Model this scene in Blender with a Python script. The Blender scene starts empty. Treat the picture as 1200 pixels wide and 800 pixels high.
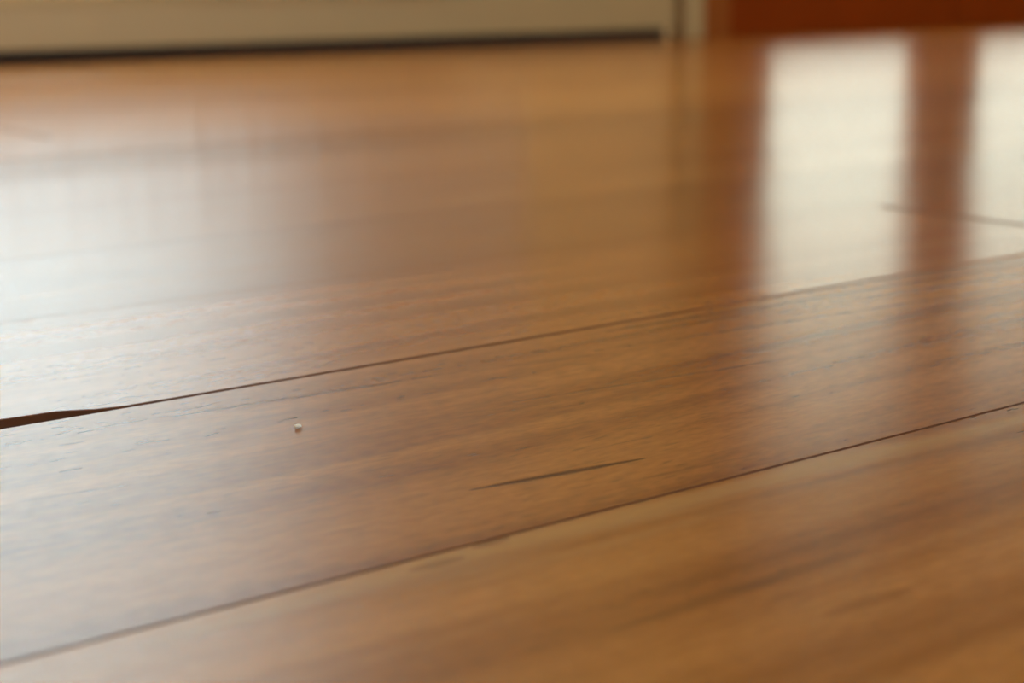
import bpy, bmesh, math, random
from mathutils import Matrix, Vector

scene = bpy.context.scene
COL = scene.collection
random.seed(11)

# ------------------------------------------------------------------ camera
# world: X runs along the floor planks, Y across them towards the far wall, Z up; metres
cam_data = bpy.data.cameras.new('camera')
cam = bpy.data.objects.new('camera', cam_data)
COL.objects.link(cam)
D1 = Vector((0.81125544, -0.13860678, 0.56802532))     # plank direction in lens axes (right, down, forward)
D2 = Vector((-0.58451882, -0.16862308, 0.79366492))    # across the planks
UP = Vector((-0.01422516, -0.97588648, -0.21781466))   # up
right = Vector((D1.x, D2.x, UP.x))
up = -Vector((D1.y, D2.y, UP.y))
back = -Vector((D1.z, D2.z, UP.z))
right.normalize(); back.normalize()
up = back.cross(right).normalized()
CAM_H = 0.10
cam.matrix_world = Matrix(((right.x, up.x, back.x, 0.0),
                           (right.y, up.y, back.y, 0.0),
                           (right.z, up.z, back.z, CAM_H),
                           (0, 0, 0, 1)))
cam_data.sensor_width = 36.0
cam_data.lens = 1856.4 * 36.0 / 1200.0
cam_data.clip_start = 0.01
cam_data.dof.use_dof = True
cam_data.dof.focus_distance = 0.366
cam_data.dof.aperture_fstop = 12.0
scene.camera = cam

# ------------------------------------------------------------------ sky and exposure
world = bpy.data.worlds.new('overcast_sky')
scene.world = world
world.use_nodes = True
bg = world.node_tree.nodes['Background']
bg.inputs['Color'].default_value = (0.68, 0.87, 1.0, 1)
bg.inputs['Strength'].default_value = 12.0
scene.view_settings.view_transform = 'Standard'
scene.view_settings.look = 'None'
scene.view_settings.gamma = 1.0
scene.view_settings.use_curve_mapping = False
scene.view_settings.exposure = -0.08
scene.cycles.use_denoising = True
scene.cycles.sample_clamp_indirect = 8.0
scene.cycles.max_bounces = 8
scene.cycles.diffuse_bounces = 4
scene.cycles.glossy_bounces = 3


def portal(x, y, z, w, h, rot):
    """guides sky light through an opening; gives no light of its own"""
    l = bpy.data.lights.new('sky_portal', 'AREA')
    l.shape = 'RECTANGLE'; l.size = w; l.size_y = h
    l.cycles.is_portal = True
    o = bpy.data.objects.new('sky_portal', l)
    COL.objects.link(o)
    o.location = (x, y, z); o.rotation_euler = rot
    return o


# room measures
X0, X1 = -1.60, 4.60
Y0, Y1 = -2.60, 2.335
ZC = 2.50
WT = 0.20
WIN = (-0.75, 1.03, 0.20, 2.05)       # x0, x1, z0, z1 of the far window
DOOR = (2.105, 3.605, 0.0, 2.10)
FILL_WIN = (0.4, 3.3, 0.75, 2.15)          # unseen window in the wall behind, added as fill light
portal((WIN[0] + WIN[1]) / 2, Y1 + WT + .01, (WIN[2] + WIN[3]) / 2, WIN[1] - WIN[0], WIN[3] - WIN[2], (-math.pi / 2, 0, 0))
portal((DOOR[0] + DOOR[1]) / 2, Y1 + WT + .01, 1.05, DOOR[1] - DOOR[0], 2.1, (-math.pi / 2, 0, 0))
portal((FILL_WIN[0] + FILL_WIN[1]) / 2, Y0 - WT - .01, (FILL_WIN[2] + FILL_WIN[3]) / 2, FILL_WIN[1] - FILL_WIN[0], FILL_WIN[3] - FILL_WIN[2], (math.pi / 2, 0, 0))


# ------------------------------------------------------------------ helpers
def tag(o, label=None, cat=None, group=None, kind=None):
    if label: o['label'] = label
    if cat: o['category'] = cat
    if group: o['group'] = group
    if kind: o['kind'] = kind
    return o


def link_mesh(name, bm, mat, parent=None, smooth=False):
    me = bpy.data.meshes.new(name)
    bmesh.ops.recalc_face_normals(bm, faces=bm.faces)
    bm.to_mesh(me); bm.free()
    if mat: me.materials.append(mat)
    if smooth:
        for p in me.polygons: p.use_smooth = True
    o = bpy.data.objects.new(name, me)
    COL.objects.link(o)
    if parent: o.parent = parent
    return o


def empty(name, loc=(0, 0, 0)):
    o = bpy.data.objects.new(name, None)
    o.empty_display_size = 0.05
    o.location = loc
    COL.objects.link(o)
    return o


def add_box(bm, x0, x1, y0, y1, z0, z1, bev=0.0):
    r = bmesh.ops.create_cube(bm, size=1.0)
    for v in r['verts']:
        v.co = Vector((x0 + (v.co.x + .5) * (x1 - x0), y0 + (v.co.y + .5) * (y1 - y0), z0 + (v.co.z + .5) * (z1 - z0)))
    if bev > 0:
        es = list({e for v in r['verts'] for e in v.link_edges})
        bmesh.ops.bevel(bm, geom=es, offset=bev, segments=2, affect='EDGES', profile=0.5)


def box(name, dims, mat, parent=None, bev=0.0):
    bm = bmesh.new()
    add_box(bm, *dims, bev=bev)
    return link_mesh(name, bm, mat, parent)


def new_mat(name):
    m = bpy.data.materials.new(name)
    m.use_nodes = True
    nt = m.node_tree
    for n in list(nt.nodes): nt.nodes.remove(n)
    out = nt.nodes.new('ShaderNodeOutputMaterial')
    return m, nt, out


class NB:
    """small node builder"""
    def __init__(self, nt): self.nt = nt

    def n(self, t, **kw):
        o = self.nt.nodes.new(t)
        for k, v in kw.items(): setattr(o, k, v)
        return o

    def set(self, sock, v):
        if isinstance(v, bpy.types.NodeSocket): self.nt.links.new(v, sock)
        else: sock.default_value = v

    def m(self, op, a, b=None, c=None, clamp=False):
        o = self.n('ShaderNodeMath', operation=op); o.use_clamp = clamp
        self.set(o.inputs[0], a)
        if b is not None: self.set(o.inputs[1], b)
        if c is not None: self.set(o.inputs[2], c)
        return o.outputs[0]

    def vm(self, op, a, b=None, out=0):
        o = self.n('ShaderNodeVectorMath', operation=op)
        self.set(o.inputs[0], a)
        if b is not None:
            self.set(o.inputs['Scale'] if op == 'SCALE' else o.inputs[1], b)
        return o.outputs[out]

    def noise(self, vec, scale, detail=2.0, rough=0.5, dist=0.0):
        o = self.n('ShaderNodeTexNoise')
        self.set(o.inputs['Vector'], vec)
        o.inputs['Scale'].default_value = scale
        o.inputs['Detail'].default_value = detail
        o.inputs['Roughness'].default_value = rough
        o.inputs['Distortion'].default_value = dist
        return o.outputs['Fac']

    def ramp(self, v, lo, hi, a=0.0, b=1.0):
        o = self.n('ShaderNodeMapRange', interpolation_type='SMOOTHSTEP')
        self.set(o.inputs[0], v)
        for i, q in zip((1, 2, 3, 4), (lo, hi, a, b)): self.set(o.inputs[i], q)
        return o.outputs[0]

    def mix(self, f, a, b, blend='MIX'):
        o = self.n('ShaderNodeMix', data_type='RGBA', blend_type=blend)
        self.set(o.inputs['Factor'], f)
        self.set(o.inputs['A'], a); self.set(o.inputs['B'], b)
        return o.outputs['Result']


def plain_mat(name, color, rough=0.6, noise_amt=0.08, scale=14.0, spec=0.4):
    m, nt, out = new_mat(name)
    b = NB(nt)
    tc = b.n('ShaderNodeTexCoord')
    nz = b.noise(tc.outputs['Object'], scale, 4.0, 0.6)
    dark = tuple(c * (1 - noise_amt) for c in color) + (1,)
    lite = tuple(min(1, c * (1 + noise_amt)) for c in color) + (1,)
    p = b.n('ShaderNodeBsdfPrincipled')
    b.set(p.inputs['Base Color'], b.mix(nz, dark, lite))
    p.inputs['Roughness'].default_value = rough
    p.inputs['Specular IOR Level'].default_value = spec
    nt.links.new(p.outputs[0], out.inputs['Surface'])
    return m


def sheer_mat(name, color, trans=0.75, weave=0.0):
    m, nt, out = new_mat(name)
    b = NB(nt)
    tc = b.n('ShaderNodeTexCoord')
    sc_ = b.vm('MULTIPLY', tc.outputs['Object'], (900, 900, 900))
    nz = b.noise(sc_, 1.0, 1.0)
    c = b.mix(nz, tuple(q * .96 for q in color) + (1,), color + (1,))
    t = b.n('ShaderNodeBsdfTranslucent'); b.set(t.inputs['Color'], c)
    d = b.n('ShaderNodeBsdfDiffuse'); b.set(d.inputs['Color'], c)
    mx = b.n('ShaderNodeMixShader'); mx.inputs[0].default_value = trans
    nt.links.new(d.outputs[0], mx.inputs[1]); nt.links.new(t.outputs[0], mx.inputs[2])
    tr = b.n('ShaderNodeBsdfTransparent')
    ms = b.n('ShaderNodeMixShader'); ms.inputs[0].default_value = weave
    nt.links.new(mx.outputs[0], ms.inputs[1]); nt.links.new(tr.outputs[0], ms.inputs[2])
    nt.links.new(ms.outputs[0], out.inputs['Surface'])
    return m


def glass_mat(name):
    m, nt, out = new_mat(name)
    b = NB(nt)
    fr = b.n('ShaderNodeFresnel'); fr.inputs['IOR'].default_value = 1.45
    t = b.n('ShaderNodeBsdfTransparent'); t.inputs['Color'].default_value = (.97, .98, .97, 1)
    g = b.n('ShaderNodeBsdfGlossy'); g.inputs['Roughness'].default_value = 0.02
    mx = b.n('ShaderNodeMixShader')
    nt.links.new(b.m('MULTIPLY', fr.outputs[0], 0.6), mx.inputs[0])
    nt.links.new(t.outputs[0], mx.inputs[1]); nt.links.new(g.outputs[0], mx.inputs[2])
    nt.links.new(mx.outputs[0], out.inputs['Surface'])
    return m


def streak_group():
    """mask of a short tapering dark streak lying in the floor between two points"""
    g = bpy.data.node_groups.new('grain_streak', 'ShaderNodeTree')
    it = g.interface
    it.new_socket('P', in_out='INPUT', socket_type='NodeSocketVector')
    it.new_socket('A', in_out='INPUT', socket_type='NodeSocketVector')
    it.new_socket('B', in_out='INPUT', socket_type='NodeSocketVector')
    it.new_socket('W', in_out='INPUT', socket_type='NodeSocketFloat')
    it.new_socket('Mask', in_out='OUTPUT', socket_type='NodeSocketFloat')
    gi = g.nodes.new('NodeGroupInput'); go = g.nodes.new('NodeGroupOutput')
    b = NB(g)
    pa = b.vm('SUBTRACT', gi.outputs['P'], gi.outputs['A'])
    ba = b.vm('SUBTRACT', gi.outputs['B'], gi.outputs['A'])
    t = b.m('DIVIDE', b.vm('DOT_PRODUCT', pa, ba, out=1), b.vm('DOT_PRODUCT', ba, ba, out=1), clamp=True)
    d = b.vm('LENGTH', b.vm('SUBTRACT', pa, b.vm('SCALE', ba, t)), out=1)
    tap = b.m('POWER', b.m('MULTIPLY', b.m('MULTIPLY', t, b.m('SUBTRACT', 1.0, t)), 4.0), 0.6)
    w = b.m('ADD', b.m('MULTIPLY', gi.outputs['W'], tap), 0.00001)
    q = b.m('DIVIDE', d, w)
    mask = b.ramp(q, 0.25, 1.0, 1.0, 0.0)
    g.links.new(mask, go.inputs[0])
    return g


STREAKS = [  # ax, ay, bx, by, half width, strength
    (0.1723, 0.2571, 0.2158, 0.2518, 0.0019, 0.92),
    (0.1175, 0.3419, 0.1237, 0.3414, 0.0007, 0.60),
    (0.1102, 0.3220, 0.1156, 0.3217, 0.0007, 0.60),
    (0.0963, 0.3072, 0.1134, 0.3051, 0.0007, 0.55),
    (0.1214, 0.3571, 0.1245, 0.3565, 0.0007, 0.60),
    (0.2900, 0.3575, 0.5600, 0.3455, 0.0030, 0.60),
    (0.2700, 0.3400, 0.5000, 0.3200, 0.0024, 0.34),
    (0.2206, 0.3085, 0.3061, 0.2995, 0.0012, 0.40),
    (0.1500, 0.3490, 0.2339, 0.3428, 0.0022, 0.34),
    (0.2400, 0.3400, 0.2720, 0.3358, 0.0028, 0.34),
    (0.1380, 0.2252, 0.1500, 0.2250, 0.0022, 0.40),
    (0.1535, 0.2280, 0.1627, 0.2288, 0.0020, 0.45),
    (0.1760, 0.1835, 0.1870, 0.1830, 0.0024, 0.45),
    (0.1500, 0.1829, 0.2100, 0.1838, 0.0034, 0.28),
    (0.1800, 0.1668, 0.2010, 0.1660, 0.0028, 0.32),
    (0.6400, 0.6960, 0.6700, 0.6920, 0.0050, 0.40),
    (0.2050, 0.2410, 0.2330, 0.2395, 0.0010, 0.30),
]


def wood_mat():
    m, nt, out = new_mat('oiled_plank_wood')
    b = NB(nt)
    geo = b.n('ShaderNodeNewGeometry')
    info = b.n('ShaderNodeObjectInfo')
    sep = b.n('ShaderNodeSeparateColor')
    nt.links.new(info.outputs['Color'], sep.inputs[0])
    tone, seed, warm = sep.outputs[0], sep.outputs[1], sep.outputs[2]
    P = geo.outputs['Position']
    off = b.n('ShaderNodeCombineXYZ')
    b.set(off.inputs[0], b.m('MULTIPLY', seed, 37.0))
    b.set(off.inputs[2], b.m('MULTIPLY', seed, 91.0))
    Q = b.vm('ADD', P, off.outputs[0])
    # slow waver bends the grain a little
    wv = b.noise(b.vm('MULTIPLY', Q, (3.0, 6.0, 1.0)), 1.0, 1.0)
    bend = b.n('ShaderNodeCombineXYZ')
    b.set(bend.inputs[1], b.m('MULTIPLY', b.m('SUBTRACT', wv, 0.5), 0.028))
    Q = b.vm('ADD', Q, bend.outputs[0])
    bands = b.noise(b.vm('MULTIPLY', Q, (2.2, 62.0, 1.0)), 1.0, 2.0, 0.55)
    med = b.noise(b.vm('MULTIPLY', Q, (9.0, 210.0, 1.0)), 1.0, 2.0, 0.6)
    fine = b.noise(b.vm('MULTIPLY', Q, (170.0, 520.0, 1.0)), 1.0, 2.0, 0.6)
    pores = b.ramp(b.noise(b.vm('MULTIPLY', Q, (130.0, 700.0, 1.0)), 1.0, 1.0, 0.5), 0.60, 0.74)
    patch = b.ramp(b.noise(b.vm('MULTIPLY', Q, (9.0, 40.0, 1.0)), 1.0, 1.0), 0.42, 0.62)
    pores = b.m('MULTIPLY', pores, b.m('ADD', b.m('MULTIPLY', patch, 0.75), 0.25))
    dashes = b.ramp(b.noise(b.vm('MULTIPLY', Q, (34.0, 420.0, 1.0)), 1.0, 0.0, 0.5), 0.70, 0.80)
    light = (0.430, 0.172, 0.036, 1)
    mid = (0.315, 0.107, 0.014, 1)
    dark = (0.195, 0.057, 0.006, 1)
    c = b.mix(b.ramp(bands, 0.30, 0.68), dark, light)
    con = b.m('MULTIPLY', info.outputs['Object Index'], 0.01)
    c = b.mix(b.m('SUBTRACT', 1.0, b.m('MULTIPLY', con, 0.62)), c, mid)
    k = b.m('ADD', 0.86, b.m('MULTIPLY', med, 0.28))
    k = b.m('MULTIPLY', k, b.m('ADD', 0.62, b.m('MULTIPLY', fine, 0.76)))
    k = b.m('MULTIPLY', k, b.m('SUBTRACT', 1.0, b.m('MULTIPLY', pores, 0.24)))
    k = b.m('MULTIPLY', k, b.m('SUBTRACT', 1.0, b.m('MULTIPLY', dashes, 0.10)))
    k = b.m('ADD', 1.0, b.m('MULTIPLY', b.m('SUBTRACT', k, 1.0), b.m('SUBTRACT', 1.0, b.m('MULTIPLY', b.m('ABSOLUTE', b.m('SUBTRACT', con, 1.0)), 1.2))))
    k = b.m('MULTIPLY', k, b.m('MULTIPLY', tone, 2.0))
    c = b.mix(1.0, c, (1, 1, 1, 1), 'MULTIPLY')
    kc = b.n('ShaderNodeCombineColor')
    for i in range(3): b.set(kc.inputs[i], k)
    c = b.mix(1.0, c, kc.outputs[0], 'MULTIPLY')
    # plank to plank hue: from reddish to yellowish
    c = b.mix(1.0, c, b.mix(warm, (1.05, 0.93, 0.84, 1), (0.97, 1.07, 1.12, 1)), 'MULTIPLY')
    # pale sapwood margin along one board edge
    py = b.n('ShaderNodeSeparateXYZ'); nt.links.new(P, py.inputs[0])
    sap = b.m('MULTIPLY', b.ramp(py.outputs[1], 0.2080, 0.2235), b.ramp(py.outputs[1], 0.2305, 0.2312, 1.0, 0.0))
    sapn = b.ramp(b.noise(b.vm('MULTIPLY', Q, (14.0, 120.0, 1.0)), 1.0, 1.0), 0.30, 0.62)
    c = b.mix(b.m('MULTIPLY', b.m('MULTIPLY', sap, sapn), 0.5), c, (0.43, 0.235, 0.085, 1))
    # individual dark grain streaks
    sg = streak_group()
    total = None
    for (ax, ay, bx, by, w, s) in STREAKS:
        n = b.n('ShaderNodeGroup'); n.node_tree = sg
        flat = b.vm('MULTIPLY', P, (1, 1, 0)) if total is None else flat
        b.set(n.inputs['P'], flat)
        n.inputs['A'].default_value = (ax, ay, 0); n.inputs['B'].default_value = (bx, by, 0)
        n.inputs['W'].default_value = w
        v = b.m('MULTIPLY', n.outputs[0], s)
        total = v if total is None else b.m('MAXIMUM', total, v)
    total = b.m('MULTIPLY', total, b.m('ADD', 0.72, b.m('MULTIPLY', fine, 0.5)), clamp=True)
    c = b.mix(total, c, (0.075, 0.020, 0.004, 1))
    # bump
    hgt = b.m('ADD', b.m('MULTIPLY', fine, 0.5), b.m('MULTIPLY', med, 0.2))
    hgt = b.m('SUBTRACT', hgt, b.m('MULTIPLY', pores, 0.3))
    hgt = b.m('SUBTRACT', hgt, b.m('MULTIPLY', total, 1.2))
    bump = b.n('ShaderNodeBump')
    bump.inputs['Strength'].default_value = 0.06
    bump.inputs['Distance'].default_value = 0.0006
    b.set(bump.inputs['Height'], hgt)
    p = b.n('ShaderNodeBsdfPrincipled')
    b.set(p.inputs['Base Color'], c)
    b.set(p.inputs['Roughness'], b.m('ADD', info.outputs['Alpha'], b.m('MULTIPLY', med, 0.02)))
    p.inputs['IOR'].default_value = 1.56
    b.set(p.inputs['Specular IOR Level'], b.m('MULTIPLY', 0.5, b.m('SUBTRACT', 1.0, b.m('MULTIPLY', total, 0.8))))
    b.set(p.inputs['Normal'], bump.outputs[0])
    nt.links.new(p.outputs[0], out.inputs['Surface'])
    return m


MAT_WOOD = wood_mat()
MAT_EDGE = plain_mat('dark_plank_edge', (0.125, 0.036, 0.008), 0.9)  # darker brown for the board sides and bevels
MAT_SUB = plain_mat('dark_subfloor', (0.055, 0.018, 0.006), 0.9)
MAT_WALL = plain_mat('wall_paint', (0.75, 0.45, 0.19), 0.8, 0.03)
MAT_CEIL = plain_mat('ceiling_paint', (0.74, 0.56, 0.34), 0.85, 0.02)
MAT_BASE = plain_mat('beige_gloss_paint', (0.40, 0.255, 0.105), 0.45, 0.05, 5.0)
MAT_STRIP = plain_mat('dark_gap_shade', (0.030, 0.016, 0.008), 0.8)  # near-black brown, paints shade into the baseboard gap; also on the astragal
MAT_MAHOG = plain_mat('mahogany_stain', (0.20, 0.028, 0.0005), 0.6, 0.16, 9.0, 0.06)
MAT_JAMB = plain_mat('amber_jamb_stain', (0.25, 0.060, 0.005), 0.6, 0.12, 9.0, 0.15)
MAT_GLASS = glass_mat('window_glass')
MAT_SHEER = sheer_mat('softening_white_sheer', (0.96, 0.93, 0.88), 0.86, 0.0)
MAT_CREAM = sheer_mat('tint_cream_sheer', (0.97, 0.83, 0.64), 0.78)
MAT_WHITE = plain_mat('white_frame_paint', (0.78, 0.76, 0.70), 0.4, 0.03)
MAT_PATIO = plain_mat('patio_concrete', (0.42, 0.40, 0.36), 0.9, 0.12, 6.0)
MAT_STEEL = plain_mat('dull_brass', (0.45, 0.32, 0.13), 0.35, 0.05)
MAT_CRUMB = plain_mat('pale_crumb', (0.85, 0.78, 0.66), 0.5, 0.05)

# ------------------------------------------------------------------ floor
T = 0.014                                              # plank thickness
SEAMS = [0.230, 0.3645, 0.4880, 0.6050, 0.7400, 0.8620, 0.9850]
while SEAMS[-1] < Y1 + WT: SEAMS.append(SEAMS[-1] + 0.1245)
down = [0.1055]
while down[-1] > Y0: down.append(down[-1] - 0.1245)
ROWS = sorted(down) + SEAMS

bm = bmesh.new()
add_box(bm, X0 - WT, X1 + WT, ROWS[0], ROWS[-1], -T - 0.05, -T)
floor = tag(link_mesh('floor', bm, MAT_SUB), 'warm brown varnished plank floor with satin window reflections', 'floor', kind='structure')


def plank(xa, xb, ya, yb, tone, seed, warm, near_edge=None, tilt=0.0, lift=0.0, cup=0.0, gloss=0.23, ga=0.0, gb=0.0, contrast=60):
    """one board: gap and rounded arris all round, slight cupping; near_edge gives extra (x, y) points of its front edge"""
    g, a = (0.00035, 0.0004) if ya < 0.45 else (0.0008, 0.0006)
    n = 6
    xs = [xa + ga + g, xa + ga + g + a, xb - gb - g - a, xb - gb - g]
    if near_edge:
        xs = sorted(set(xs + [q[0] for q in near_edge]))
    bm = bmesh.new()

    def near(x):
        if not near_edge: return ya
        pts = near_edge
        if x <= pts[0][0]: return pts[0][1]
        for (p, q), (r, s) in zip(pts, pts[1:]):
            if p <= x <= r: return q + (s - q) * (x - p) / (r - p)
        return ya

    grid = []
    for i, x in enumerate(xs):
        y_n = near(x) + g; y_f = yb - g
        edge_x = (i == 0 or i == len(xs) - 1)
        col = [(x, y_n, -T), (x, y_n, -a)]
        for j in range(n + 1):
            f = j / n
            y = y_n + a + (y_f - y_n - 2 * a) * f
            z = tilt * (y - (ya + yb) / 2) + lift - cup * (1 - (2 * f - 1) ** 2)
            col.append((x, y, z - (a if edge_x else 0)))
        col += [(x, y_f, -a), (x, y_f, -T)]
        z0, z1 = col[2][2], col[-3][2]
        col[1] = (x, y_n, z0 - a * .8); col[-2] = (x, y_f, z1 - a * .8)
        grid.append([bm.verts.new(c) for c in col])
    m_ = len(grid[0])
    for i in range(len(grid) - 1):
        for j in range(m_ - 1):
            bm.faces.new((grid[i][j], grid[i + 1][j], grid[i + 1][j + 1], grid[i][j + 1]))
        bm.faces.new((grid[i][m_ - 1], grid[i + 1][m_ - 1], grid[i + 1][0], grid[i][0]))
    bm.faces.new(list(reversed(grid[0])))
    bm.faces.new(grid[-1])
    o = link_mesh('plank', bm, MAT_WOOD, floor, smooth=True)
    try:
        o.data.set_sharp_from_angle(angle=math.radians(32))
    except Exception:
        pass
    o.data.materials.append(MAT_EDGE)
    for p in o.data.polygons:
        if abs(p.normal.z) < 0.95: p.material_index = 1
    o.color = (tone, seed, warm, gloss)
    o.pass_index = contrast            # grain contrast of this board, per cent
    return o


# row settings seen in the photograph: {row start: (joints, tone, warm, tilt)}
LOOK = {
    0.1055: dict(j=[-0.9, 1.35], con=135, tone=.52, warm=.62, rough=.24, tilt=0.000, cup=0.00004),
    0.2300: dict(j=[-1.2, 0.95], con=100, tone=.49, warm=.38, rough=.25, tilt=0.0010, cup=0.00004),
    0.3645: dict(j=[-0.7, 0.557, 2.1], con=58, tone=.49, warm=.40, tilt=-0.001, cup=0.00005),
    0.4880: dict(j=[-1.0, 1.55, 3.0], tone=.46, warm=.45, tilt=0.006, cup=0.00006),
    0.6050: dict(j=[-0.5, 1.20, 2.7], tone=.50, warm=.50, tilt=0.000, cup=0.00005),
    0.7400: dict(j=[-1.1, 2.3], tone=.52, warm=.48, tilt=0.005, cup=0.00006),
    0.8620: dict(j=[-0.2, 1.75, 3.4], tone=.45, warm=.45, tilt=-0.004, cup=0.00005),
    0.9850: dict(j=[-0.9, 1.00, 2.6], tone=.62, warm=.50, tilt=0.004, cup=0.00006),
}
rnd = random.Random(5)
for ya, yb in zip(ROWS, ROWS[1:]):
    key = round(ya, 4)
    L = LOOK.get(key)
    if L is None:
        s = X0 + rnd.uniform(.3, 1.3)
        js = []
        while s < X1: js.append(s); s += rnd.uniform(1.3, 2.0)
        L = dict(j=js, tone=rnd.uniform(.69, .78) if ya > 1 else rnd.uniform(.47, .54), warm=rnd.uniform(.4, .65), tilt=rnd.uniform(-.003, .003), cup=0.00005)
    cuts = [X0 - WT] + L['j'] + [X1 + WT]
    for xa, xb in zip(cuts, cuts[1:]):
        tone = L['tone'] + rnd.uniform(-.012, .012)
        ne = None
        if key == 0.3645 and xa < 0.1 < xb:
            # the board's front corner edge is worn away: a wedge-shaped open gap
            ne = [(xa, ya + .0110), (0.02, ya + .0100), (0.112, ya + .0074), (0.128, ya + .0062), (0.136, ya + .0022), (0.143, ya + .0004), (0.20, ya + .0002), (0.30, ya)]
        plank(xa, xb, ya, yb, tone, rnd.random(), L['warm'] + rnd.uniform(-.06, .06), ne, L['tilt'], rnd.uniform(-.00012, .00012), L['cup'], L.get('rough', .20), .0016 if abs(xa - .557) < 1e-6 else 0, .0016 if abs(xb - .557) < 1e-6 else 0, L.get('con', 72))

# ------------------------------------------------------------------ walls and ceiling
def wall_with_openings(name, axis_y0, axis_y1, openings, x0, x1, label):
    """wall running along X with rectangular openings (x0, x1, z0, z1)"""
    bm = bmesh.new()
    cur = x0
    for (a, c, z0, z1) in sorted(openings):
        add_box(bm, cur, a, axis_y0, axis_y1, 0, ZC)
        if z0 > 0: add_box(bm, a, c, axis_y0, axis_y1, 0, z0)
        add_box(bm, a, c, axis_y0, axis_y1, z1, ZC)
        cur = c
    add_box(bm, cur, x1, axis_y0, axis_y1, 0, ZC)
    return tag(link_mesh(name, bm, MAT_WALL), label, 'wall', kind='structure')


wall_with_openings('wall_far', Y1, Y1 + WT, [WIN, DOOR], X0 - WT, X1 + WT, 'beige painted wall behind the raised baseboard, holding the glazed doors')
wall_with_openings('wall_back', Y0 - WT, Y0, [FILL_WIN], X0 - WT, X1 + WT, 'beige painted wall behind the camera with an added fill window')
tag(box('wall_left', (X0 - WT, X0, Y0, Y1, 0, ZC), MAT_WALL), 'plain beige side wall by the added white curtain', 'wall', kind='structure')
tag(box('wall_right', (X1, X1 + WT, Y0, Y1, 0, ZC), MAT_WALL), 'plain beige side wall beyond the glazed wooden doors', 'wall', kind='structure')
tag(box('ceiling', (X0 - WT, X1 + WT, Y0 - WT, Y1 + WT, ZC, ZC + .1), MAT_CEIL), 'plain pale ceiling over the plank floor', 'ceiling', kind='structure')
tag(box('patio', (-8, 12, Y1 + WT, Y1 + WT + 8, -.10, -.05), MAT_PATIO), 'grey concrete patio outside the glazed doors', 'patio', kind='structure')

# baseboard with an open gap below, its shade painted by a dark strip
YB = 2.300
def baseboard(name, xa, xb, label):
    bm = bmesh.new()
    prof = [(YB, .022), (YB, .088), (YB + .004, .096), (YB + .012, .100), (Y1, .100), (Y1, .022)]
    rings = [[bm.verts.new((x, y, z)) for (y, z) in prof] for x in (xa, xb)]
    for i in range(len(prof)):
        k = (i + 1) % len(prof)
        bm.faces.new((rings[0][i], rings[0][k], rings[1][k], rings[1][i]))
    bm.faces.new(rings[0]); bm.faces.new(list(reversed(rings[1])))
    o = tag(link_mesh(name, bm, MAT_BASE), label, 'baseboard', kind='structure')
    box('gap_shade_strip', (xa, xb, Y1 - .006, Y1, 0.0005, .022), MAT_STRIP, o)
    return o


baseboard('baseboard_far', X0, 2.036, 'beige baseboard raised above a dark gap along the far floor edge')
baseboard('baseboard_right', 3.68, X1, 'beige baseboard beyond the glazed wooden doors')

# door casing
def casing(name, xa, xb, label):
    bm = bmesh.new()
    add_box(bm, xa, xb, YB - .006, Y1, 0.0005, 2.17, bev=.003)
    return tag(link_mesh(name, bm, MAT_BASE), label, 'trim', kind='structure')


casing('trim_1', 2.056, 2.106, 'narrow beige door casing between baseboard and mahogany door')
casing('trim_2', 3.604, 3.664, 'narrow beige door casing beside the right-hand baseboard')
tag(box('trim_3', (2.106, 3.604, YB - .006, Y1, 2.10, 2.17), MAT_BASE, bev=.003), 'beige head casing above the glazed wooden doors', 'trim', kind='structure')

# glazed double doors
door = tag(empty('door_1', (2.855, 2.33, 0)), 'mahogany-stained double doors with glass and added cream curtains beside the beige casing', 'door', kind='structure')
def dpart(name, dims, mat, bev=.002, parent=None):
    o = box(name, dims, mat, None, bev)
    o.parent = parent or door
    o.matrix_parent_inverse = Matrix.Identity(4)
    if parent is None: o.location = -Vector(door.location)
    return o


YD0, YD1 = 2.306, 2.346
dpart('jamb', (2.1065, 2.180, 2.300, Y1 + WT - .01, 0.0005, 2.099), MAT_JAMB)
dpart('jamb', (3.530, 3.6035, 2.300, Y1 + WT - .01, 0.0005, 2.099), MAT_JAMB)
GL_Z0, GL_Z1 = 0.100, 1.95
def leaf(xa, xb, sl, sr):
    st = dpart('stile', (xa, xa + sl, YD0, YD1, .0008, 2.07), MAT_MAHOG)
    dpart('stile', (xb - sr, xb, YD0, YD1, .0008, 2.07), MAT_MAHOG)
    dpart('bottom_rail', (xa + sl, xb - sr, YD0, YD1, .0008, GL_Z0), MAT_MAHOG)
    dpart('top_rail', (xa + sl, xb - sr, YD0, YD1, GL_Z1, 2.07), MAT_MAHOG)
    dpart('pane', (xa + sl, xb - sr, 2.324, 2.330, GL_Z0, GL_Z1), MAT_GLASS, 0)


leaf(2.182, 2.8475, .118, .0975)
leaf(2.8525, 3.528, .100, .118)
dpart('astragal', (2.8465, 2.8535, YD0 + .012, YD1 + .006, .0008, 2.07), MAT_STRIP, 0)
bm = bmesh.new()
bmesh.ops.create_cone(bm, cap_ends=True, segments=16, radius1=.011, radius2=.011, depth=.11)
for v in bm.verts: v.co = Vector((2.790 + v.co.z, 2.27 + v.co.x, 1.02 + v.co.y))
add_box(bm, 2.815, 2.837, 2.27, YD0, 1.01, 1.03)
h = link_mesh('handle', bm, MAT_STEEL, door); h.location = -Vector(door.location)
dpart('light_stop_threshold', (2.181, 3.529, YD1 + .004, Y1 + WT, 0.0, .020), MAT_MAHOG, .003)  # added to stop sky light leaking in under the door leaves
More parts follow.
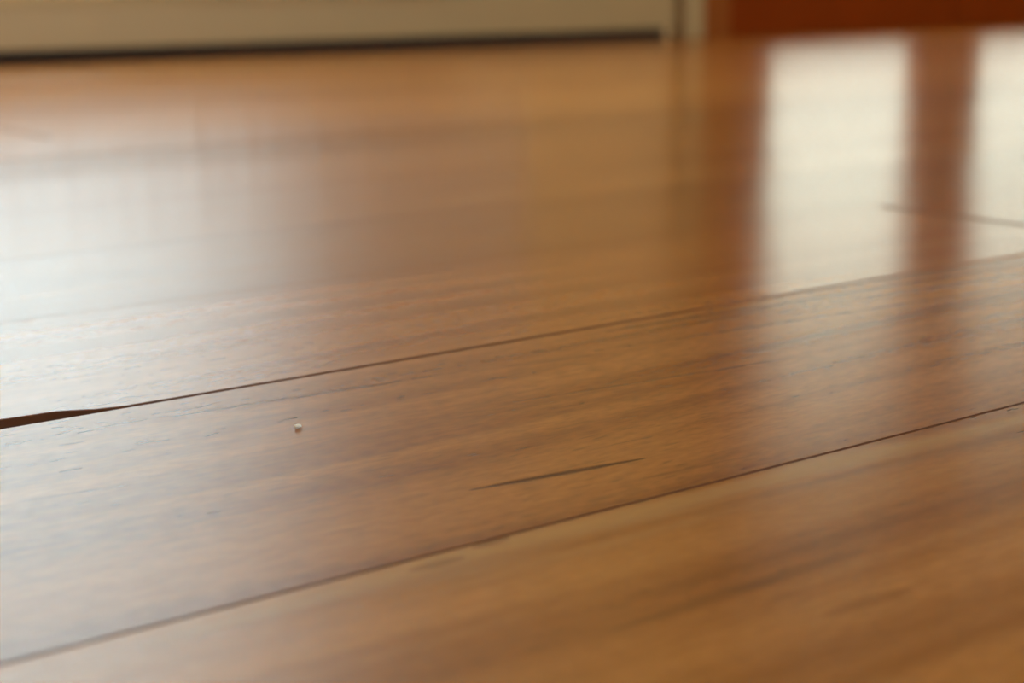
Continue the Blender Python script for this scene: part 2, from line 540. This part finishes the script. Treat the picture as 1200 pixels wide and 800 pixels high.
# unseen half-lowered shutter outside, added to cap the height of the pane reflections
SH_Z = 0.80
z = SH_Z
while z < 2.08:
    dpart('light_block_slat', (2.181, 3.529, 2.470, 2.482, z, min(z + .046, 2.097)), MAT_MAHOG, .003)
    z += .048


def curtain(name, xa, xb, y, z0, z1, folds, amp, mat, label, cat, seed=1):
    r = random.Random(seed)
    n = folds * 10
    bm = bmesh.new()
    rows = 8
    ph = [r.uniform(-.5, .5) for _ in range(folds + 2)]
    grid = []
    for k in range(rows + 1):
        f = k / rows
        row = []
        for i in range(n + 1):
            s = i / n
            a = amp * (1.0 - .35 * f) * (1 + .4 * math.sin(i * .37 + seed))
            yy = y + a * math.sin(2 * math.pi * s * folds + ph[int(s * folds)] * .4)
            row.append(bm.verts.new((xa + (xb - xa) * s, yy, z0 + (z1 - z0) * f)))
        grid.append(row)
    for k in range(rows):
        for i in range(n):
            bm.faces.new((grid[k][i], grid[k][i + 1], grid[k + 1][i + 1], grid[k + 1][i]))
    o = link_mesh(name, bm, mat, None, smooth=True)
    return tag(o, label, cat)


for i, (a, c) in enumerate(((2.285, 2.815), (2.925, 3.515))):  # unseen curtains, added to give the pane reflections a cream tone
    o = curtain('tint_curtain', a, c, 2.362, GL_Z0 - .02, GL_Z1 + .02, 7, .004, MAT_CREAM,
                ('unseen cream sheer curtain added to warm the light in the door leaf by the casing', 'unseen cream sheer curtain added to warm the light in the door leaf beyond the dark gap')[i], 'curtain', 3 + i)
    o['group'] = 'added sheer curtains on the doors'

# far window
win = tag(empty('window_1', (.115, Y1 + .1, WIN[2])), 'white framed window behind the added white sheer curtain', 'window', kind='structure')
def wpart(name, dims, mat, bev=.003, root=win):
    o = box(name, dims, mat, root, bev); o.location = -Vector(root.location); return o


yw = Y1 + .13
for nm, d in (('frame_post', (WIN[0], WIN[0] + .05, yw, yw + .05, WIN[2], WIN[3])), ('frame_post', (WIN[1] - .05, WIN[1], yw, yw + .05, WIN[2], WIN[3])),
              ('frame_rail', (WIN[0] + .05, WIN[1] - .05, yw, yw + .05, WIN[2], WIN[2] + .05)), ('frame_rail', (WIN[0] + .05, WIN[1] - .05, yw, yw + .05, WIN[3] - .05, WIN[3]))):
    wpart(nm, d, MAT_WHITE)
wpart('pane', (WIN[0] + .05, WIN[1] - .05, yw + .02, yw + .026, WIN[2] + .05, WIN[3] - .05), MAT_GLASS, 0)
curtain('softening_curtain', -1.0, 1.56, 2.130, .135, 2.28, 64, .005, MAT_SHEER, 'unseen white sheer curtain added before the far window to soften its reflection', 'curtain', 7)  # unseen curtain, added past the window edge so its reflection fades softly
rod = empty('added_curtain_rod', (.28, 2.130, 2.30))
tag(rod, 'added thin brass rod carrying the added white sheer curtain', 'curtain rod')
bm = bmesh.new()
bmesh.ops.create_cone(bm, cap_ends=True, segments=16, radius1=.012, radius2=.012, depth=2.8)
for v in bm.verts: v.co = Vector((v.co.z, v.co.x, v.co.y))
link_mesh('added_pole', bm, MAT_STEEL, rod)
for x in (-1.34, 1.34):
    bm = bmesh.new(); add_box(bm, x - .01, x + .01, 0, Y1 - 2.130, -.012, .012, bev=.002)
    link_mesh('added_bracket', bm, MAT_STEEL, rod)

# unseen window behind, added as fill light
fill_win = tag(empty('fill_window', (1.85, Y0 - .1, FILL_WIN[2])), 'unseen wide white framed window added in the back wall for fill light', 'window', kind='structure')
yw = Y0 - .15
for nm, d in (('frame_post', (FILL_WIN[0], FILL_WIN[0] + .05, yw, yw + .05, FILL_WIN[2], FILL_WIN[3])), ('frame_post', (FILL_WIN[1] - .05, FILL_WIN[1], yw, yw + .05, FILL_WIN[2], FILL_WIN[3])),
              ('frame_rail', (FILL_WIN[0] + .05, FILL_WIN[1] - .05, yw, yw + .05, FILL_WIN[2], FILL_WIN[2] + .05)), ('frame_rail', (FILL_WIN[0] + .05, FILL_WIN[1] - .05, yw, yw + .05, FILL_WIN[3] - .05, FILL_WIN[3]))):
    wpart(nm, d, MAT_WHITE, root=fill_win)
wpart('pane', (FILL_WIN[0] + .05, FILL_WIN[1] - .05, yw + .02, yw + .026, FILL_WIN[2] + .05, FILL_WIN[3] - .05), MAT_GLASS, 0, root=fill_win)

# ------------------------------------------------------------------ a crumb on the floor
bm = bmesh.new()
bmesh.ops.create_icosphere(bm, subdivisions=2, radius=1.0)
r = random.Random(2)
for v in bm.verts:
    v.co = v.co * r.uniform(.75, 1.15)
    v.co = Vector((v.co.x * .0011, v.co.y * .0007, v.co.z * .0005))
cr = link_mesh('crumb', bm, MAT_CRUMB, None, smooth=True)
cr.location = (.1672, .3204, .0006)
tag(cr, 'tiny pale crumb lying on the plank beside the open gap', 'crumb')
